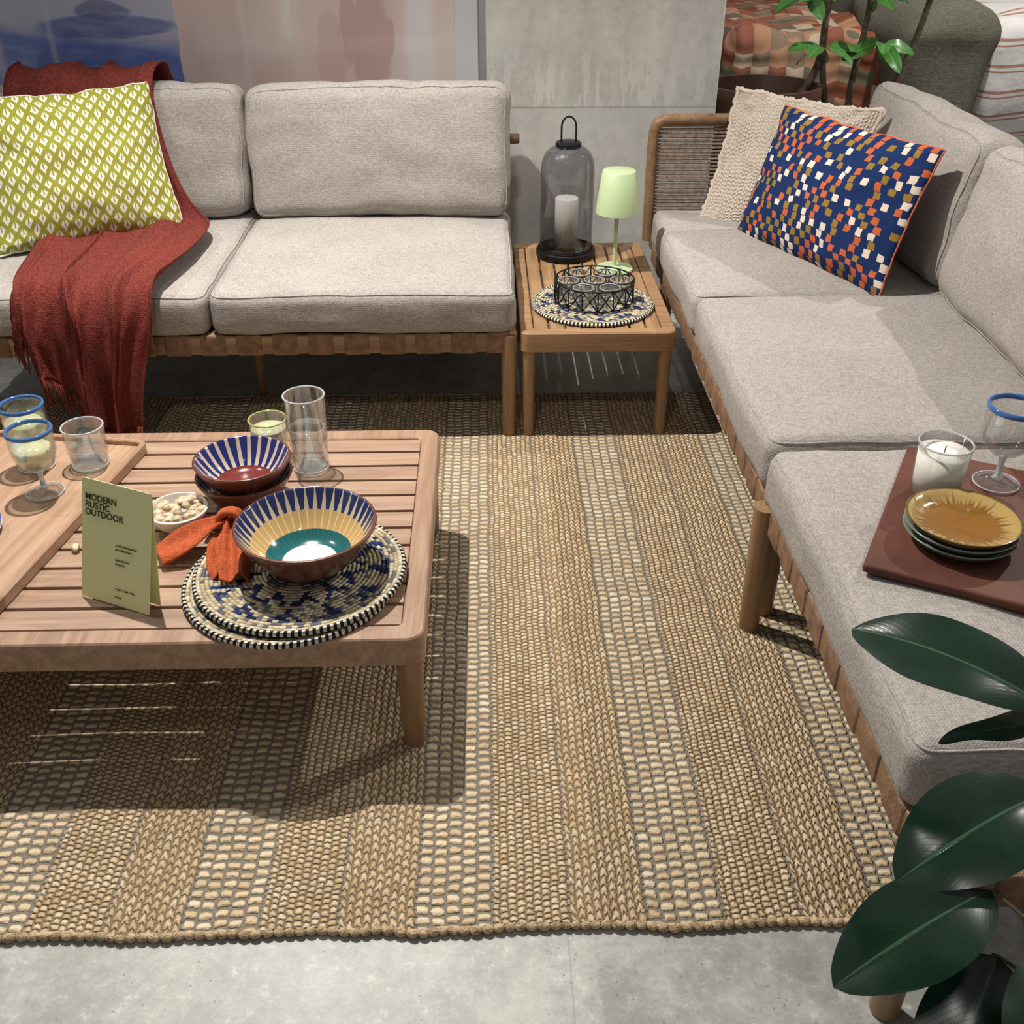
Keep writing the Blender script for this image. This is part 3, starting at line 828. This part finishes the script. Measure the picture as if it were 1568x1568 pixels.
# wire candle holder
ch = empty('wire_candle_holder', (.305, 2.815, .3415))
g = MB(); Rr = .113
def circ(r, z, n=48): return [(r * math.cos(2 * pi * i / n), r * math.sin(2 * pi * i / n), z) for i in range(n)]
for z in (.003, .060): g.tube(circ(Rr, z), .0024, 6, True)
for k in range(16):
    a0 = 2 * pi * k / 16; a1 = 2 * pi * (k + 1) / 16
    p = lambda a, z: (Rr * math.cos(a), Rr * math.sin(a), z)
    g.tube([p(a0, .003), p(a1, .060)], .0018, 5); g.tube([p(a1, .003), p(a0, .060)], .0018, 5); g.tube([p(a0, .003), p(a0, .060)], .0018, 5)
cups = [(0, 0)] + [(.074 * math.cos(a), .074 * math.sin(a)) for a in [pi / 3 * i for i in range(6)]]
for (a, b) in cups:
    g.tube([(a + .034 * math.cos(q), b + .034 * math.sin(q), .055) for q in [2 * pi * i / 24 for i in range(24)]], .0018, 5, True)
for k in range(3):
    a = pi / 3 * k + pi / 6; g.tube([(-Rr * math.cos(a), -Rr * math.sin(a), .003), (Rr * math.cos(a), Rr * math.sin(a), .003)], .002, 5)
g.build('wire', BLACK, ch)
g = MB()
for (a, b) in cups: g.lathe([(0, .005), (.024, .005), (.030, .058), (.028, .058), (.022, .009), (0, .009)], 24, 0, (a, b, 0))
g.build('glass_cups', GLASS, ch)
g = MB()
for (a, b) in cups: g.lathe([(.029 + .001 * math.cos(q), .058 + .001 * math.sin(q)) for q in [2 * pi * i / 8 for i in range(9)]], 24, 0, (a, b, 0))
g.build('cup_rims', CLRIM, ch)

# ---------------------------------------------------------------- leather tray and things on right sofa
TRZ = .456
ltr = empty('leather_tray', (.582, 1.302, TRZ), math.atan2(-.475, .88))
g = MB(); g.box((.19, .218, .008), (.38, .436, .016), .006, 0, 3); g.build('board', LEATH, ltr)
AMB = Mt('amber_glaze', rough=.15, Coat_Weight=.8); x, y, z = AMB.co(); r = (x * x + y * y).sq(); an = atan2(y, x)
n = AMB.noise(AMB.vec(an * 14., r * 12, 0.), 1, 3)
c = AMB.mix((n + (r - .065) * 10).step(.4, .6), (.20, .085, .010), (.42, .28, .09)); c = AMB.mix(r.lt(.058), c, (.25, .105, .009)); c = AMB.mix(r.gt(.085), c, (.13, .07, .02))
AMB.col(c)
GRG = Mt('green_glaze', (.16, .19, .155), rough=.2, Coat_Weight=.6)
pz = TRZ + .0165
ps = empty('stacked_side_plates', (.757, 1.366, pz))
for i, m_ in enumerate((GRG, GRG, AMB)):
    g = MB()
    g.lathe([(0, 0), (.050, 0), (.078, .010), (.087, .020), (.0890, .022), (.0870, .0235), (.076, .014), (.06, .010), (0, .009)], 60)
    g.build('plate', m_, ps, (0, 0, .0115 * i))
cj = empty('glass_candle', (.772, 1.51, pz))
g = MB(); g.lathe([(0, .0), (.037, .0), (.040, .005), (.045, .1), (.043, .1), (.038, .008), (0, .008)], 44); g.build('glass', GLASS, cj)
g = MB(); g.lathe([(0, .005), (.0385, .005), (.0425, .084), (.004, .082), (0, .082)], 40); g.build('wax', WAX, cj)
g = MB(); g.tube([(0, 0, .08), (.001, 0, .094)], .001, 6)
g.build('wick', INK, cj)
g = MB(); g.lathe([(.044 + .0015 * math.cos(a), .1 + .002 * math.sin(a)) for a in [2 * pi * i / 8 for i in range(9)]], 40)
g.build('rim', CLRIM, cj)
goblet('margarita_glass', (.893, 1.540, pz), None, 1.03)

# ---------------------------------------------------------------- foliage
def leafmat(name, c1, c2, rough=.25, vs=.12, ms=2.2, vb=1.):
    m = Mt(name, rough=rough, spec=.5); u, v, _ = m.uv()
    mid = (v - .5).abs(); vein = (1. - ((u * 17. - mid * 12.).fr() - .5).abs().step(.0, .10)) * vs
    n = m.noise(None, 30, 2)
    c = m.mix(n, c1, c2); c = m.mix(vein, c, tuple(min(1, q * 2.) for q in c2)); c = m.mix(mid.lt(.012), c, tuple(min(1, q * ms + .01) for q in c2))
    m.col(c); m.bump(vein * -vb - mid.lt(.02) * .6, .3, .0015); return m
FIC = leafmat('rubber_leaf', (.004, .015, .009), (.009, .030, .015), .22, .10, 3., .5)
LG = leafmat('fresh_leaf', (.05, .18, .03), (.10, .30, .06), .3)
STEM = Mt('stem', (.06, .05, .025), rough=.7)
TRUNK = Mt('bark', rough=.85); n = TRUNK.noise(None, 50, 4); TRUNK.col(TRUNK.mix(n.step(.3, .7), (.10, .07, .045), (.23, .17, .12))); TRUNK.bump(n, .6, .003)
def leaf(mb, base, tip, width, nrm=(0, 0, 1), droop=.1, fold=.18, N=26, Kk=12):
    b = Vector(base); t = Vector(tip); L = (t - b).length; ax = (t - b).normalized(); n = Vector(nrm); n = (n - ax * n.dot(ax)).normalized(); sd = ax.cross(n)
    V = []; UV = []
    for i in range(N + 1):
        s = i / N; w = max(.0004, width / 2 * max(0, math.sin(pi * s ** .92)) ** .60)
        c = b + ax * (L * s) + n * (droop * L * (4 * s * (1 - s)))
        for j in range(Kk + 1):
            q = j / Kk * 2 - 1
            wv = .003 * math.sin(s * 9 + q) * abs(q)
            V.append(c + sd * (w * q) + n * (fold * w * abs(q) ** 1.2 - .12 * w * q * q + wv * (w / (width / 2)))); UV.append((s, (q + 1) / 2))
    F = [(i * (Kk + 1) + j, i * (Kk + 1) + j + 1, (i + 1) * (Kk + 1) + j + 1, (i + 1) * (Kk + 1) + j) for i in range(N) for j in range(Kk)]
    mb.add(V, F, 0, None, UV)
rp = empty('rubber_plant')
trunk = [(.74, .66, .20), (.735, .66, .45), (.73, .65, .75), (.72, .66, 1.0)]
L = MB(); Sx = MB()
specs = [((.51, .690, .745), (.372, .825, .730), .096, (.1, -.35, 1), (.08)),
         ((.56, .72, .69), (.445, .735, .655), .06, (-.2, .95, .25), .06),
         ((.605, .775, .535), (.418, .690, .500), .115, (-.1, -.25, 1), .10),
         ((.628, .830, .300), (.405, .730, .255), .125, (-.1, -.2, 1), .08),
         ((.64, .79, .22), (.515, .63, .12), .12, (-.3, -.4, 1), .10),
         ((.68, .74, .32), (.60, .60, .22), .11, (-.3, -.4, 1), .10),
         ((.78, .72, .60), (.95, .82, .58), .11, (0, -.2, 1), .12),
         ((.74, .60, .50), (.78, .42, .48), .11, (0, -.2, 1), .12),
         ((.74, .62, .85), (.88, .52, .90), .10, (0, -.2, 1), .12),
         ((.72, .68, 1.0), (.66, .72, 1.17), .07, (-.6, -.6, .3), .1)]
for b, t, w, n, d in specs:
    leaf(L, b, t, w, n, d)
    zt = min(max(b[2] - .04, .2), 1.0); tx = .74 - .02 * (zt - .2)
    Sx.tube(smooth_path([(tx, .66, zt), ((tx + b[0]) / 2, (.66 + b[1]) / 2, (zt + b[2]) / 2 + .01), b, tuple(Vector(b).lerp(Vector(t), .05))], 4), .0026, 6)
L.build('leaves', FIC, rp, merge=False)
Sx.tube(smooth_path(trunk, 5), .009, 8); Sx.build('stems', STEM, rp)
g = MB(); g.lathe([(0, 0), (.065, 0), (.085, .19), (.09, .195), (.085, .195), (.08, .17), (0, .17)], 40, 0, (.78, .63, 0)); g.build('pot', TERRA, rp)

# background planters
POT = Mt('planter_glaze', rough=.5); n = POT.noise(None, 12, 3); POT.col(POT.mix(n, (.08, .035, .025), (.15, .065, .045)))
SOIL = Mt('soil', (.03, .02, .012), rough=1)
def potted(name, loc, Rp, H, trunks, leaves):
    e = empty(name, loc); g = MB()
    g.lathe([(0, 0), (Rp * .72, 0), (Rp * .98, H - .04), (Rp, H - .035), (Rp, H), (Rp - .015, H), (Rp - .03, H - .06), (0, H - .06)], 56); g.build('pot', POT, e, angle=50)
    g = MB(); g.lathe([(0, H - .05), (Rp - .03, H - .055)], 40); g.build('soil', SOIL, e)
    g = MB()
    for t in trunks: g.tube(smooth_path(t, 6), [.015 - .006 * i / (6 * (len(t) - 1)) for i in range(6 * (len(t) - 1) + 1)], 8)
    g.build('trunks', TRUNK, e)
    if leaves:
        g = MB()
        for b, t, w in leaves: leaf(g, b, t, w, (R.uniform(-.4, .4), R.uniform(-.9, -.3), .8), .1, .2, 14, 8)
        g.build('leaves', LG, e, merge=False)
lv = []
def cluster(c, k, ln_, spread=(1, 1, .6), w=.052):
    for i in range(k):
        a = 2 * pi * i / k + R.uniform(-.3, .3); d = Vector((math.cos(a) * spread[0], math.sin(a) * spread[1], R.uniform(-1.3, .0) * spread[2])).normalized()
        b = Vector(c) + d * .015; lv.append((b, b + d * ln_ * R.uniform(.8, 1.1), w))
potted('potted_tree', (.99, 3.86, 0), .20, .74, [[(.12, .02, .66), (.19, .03, .80), (.195, .03, .95), (.20, .03, 1.3), (.19, .04, 1.7)]], [])
cluster((-.16, -.06, .865), 6, .14); cluster((.04, -.06, .875), 6, .12); cluster((-.22, 0, 1.02), 6, .12); cluster((.0, 0, 1.03), 6, .12); cluster((.13, 0, 1.07), 5, .12); cluster((-.10, 0, 1.12), 6, .12); cluster((0, 0, 1.6), 9, .16); cluster((.1, 0, 1.4), 8, .15)
potted('potted_tree', (1.34, 3.92, 0), .16, .50, [[(0, 0, .42), (-.02, 0, .7), (.0, 0, 1.0), (-.01, 0, 1.6)], [(.05, .02, .42), (.16, .03, .75), (.22, .03, 1.0), (.28, .02, 1.5)], [(-.03, 0, .44), (-.12, -.02, .7), (-.16, -.05, .87)]], lv)

# ---------------------------------------------------------------- bed
bed = empty('bed', (0, 0, 0))
QP = Mt('patchwork', rough=.9, spec=.1); x, y, z = QP.co()
q1 = (x + y * .0) / .085; q2 = (y + z * -1.) / .07
zig = q2 + (q1.fr() - .5).abs() * .25
rv = QP.wn(QP.vec(q1.fl(), zig.fl(), 1.)); rv2 = QP.wn(QP.vec((q1 / 3.).fl(), zig.fl(), 2.))
QP.col(QP.ramp(rv * .55 + rv2 * .45, [(0, (.24, .085, .05)), (.3, (.55, .43, .32)), (.42, (.31, .12, .075)), (.55, (.17, .15, .10)), (.66, (.46, .25, .15)), (.8, (.28, .20, .14))], True))
QP.bump(((q1 * 2 * pi).sin() + (zig * 2 * pi).sin()), .4, .008)
def wrk(seed, am):
    def fn(p, h): return p + noise.noise_vector((p.x * 4 + seed, p.y * 4, p.z * 4)) * am
    return fn
g = MB(); g.box((1.66, 6.3, .36), (1.1, 2.1, .72), .10, 0, 5, None, (16, 24, 12), wrk(3, .05)); g.build('patchwork_quilt', QP, bed)
QG = fabric('olive_quilt', (.16, .155, .12), .2, 60, .8)
g = MB(); g.box((2.10, 5.75, .42), (.42, 1.7, .86), .14, 0, 5, None, (10, 18, 12), wrk(8, .05)); g.build('olive_blanket', QG, bed)
QS = Mt('striped_linen', rough=.9); x, y, z = QS.co(); n = QS.noise(None, 3, 2)
s1 = ((y * .30 + x * .08 - z * 1.) / .11 + n * .15).fr()
QS.col(QS.mix(s1.lt(.12).mx((s1 - .28).abs().lt(.035)), (.80, .78, .76), (.48, .25, .20))); QS.bump(QS.noise(None, 7, 3), .6, .03)
g = MB(); g.box((2.95, 6.2, .52), (1.35, 2.3, .56), .14, 0, 5, None, (20, 24, 8), wrk(15, .05)); g.build('duvet', QS, bed)
g = MB(); g.box((2.3, 6.4, .14), (2.3, 2.2, .24), .02); g.build('bed_base', WALLW, bed)
pillow('bed_pillow', (2.50, 6.75, .95), (1, 0, 0), (0, .5, .86), .55, .45, .10, QP, 3.)
pillow('bed_pillow', (3.0, 6.65, .95), (1, .1, 0), (0, .5, .86), .6, .5, .10, ORANGE, 4.)
pillow('bed_pillow', (2.0, 7.3, .92), (1, .1, 0), (0, .5, .86), .6, .5, .10, QP, 6.)

# ---------------------------------------------------------------- lights
w = bpy.data.worlds.new('world'); sc.world = w; w.use_nodes = True
bg = w.node_tree.nodes['Background']; bg.inputs[0].default_value = (1, .985, .97, 1); bg.inputs[1].default_value = .20
def spot(name, loc, tgt, e, ang=80, blend=.4, r=.04, col=(1, .955, .895)):
    l = bpy.data.lights.new(name, 'SPOT'); l.energy = e; l.spot_size = math.radians(ang); l.spot_blend = blend; l.shadow_soft_size = r; l.color = col
    o = bpy.data.objects.new(name, l); COL.objects.link(o); o.location = loc
    o.rotation_euler = (Vector(tgt) - Vector(loc)).to_track_quat('-Z', 'Y').to_euler()
spot('spotlight', (-.70, 2.5, 2.65), (-.1, 1.3, 0), 360, 120, .6, .015)
spot('spotlight', (-1.9, 2.55, 2.7), (-.1, 1.7, .1), 65, 100, .5, .015)
spot('spotlight', (2.7, 3.35, 2.8), (.9, 2.2, .4), 190, 80, .4, .02)
spot('spotlight', (-.3, .3, 2.9), (-.2, 3.3, .8), 55, 52, .8, .05)
spot('spotlight', (.5, .3, 2.9), (.2, .6, 0), 14, 60, .9, .08)
spot('spotlight', (.0, 2.2, 2.9), (.45, 3.7, .9), 32, 60, .6, .03)
spot('spotlight', (2.2, 4.3, 2.9), (2.0, 5.8, .6), 200, 100, .5, .05)

# ---------------------------------------------------------------- camera
cam = bpy.data.cameras.new('camera'); co_ = bpy.data.objects.new('camera', cam); COL.objects.link(co_)
co_.location = (0, 0, 1.4); co_.rotation_euler = (math.radians(90 - 32.28), 0, math.radians(-1.42))
cam.sensor_width = 36; cam.lens = 36.09; cam.clip_start = .02
sc.camera = co_
sc.view_settings.view_transform = 'Standard'
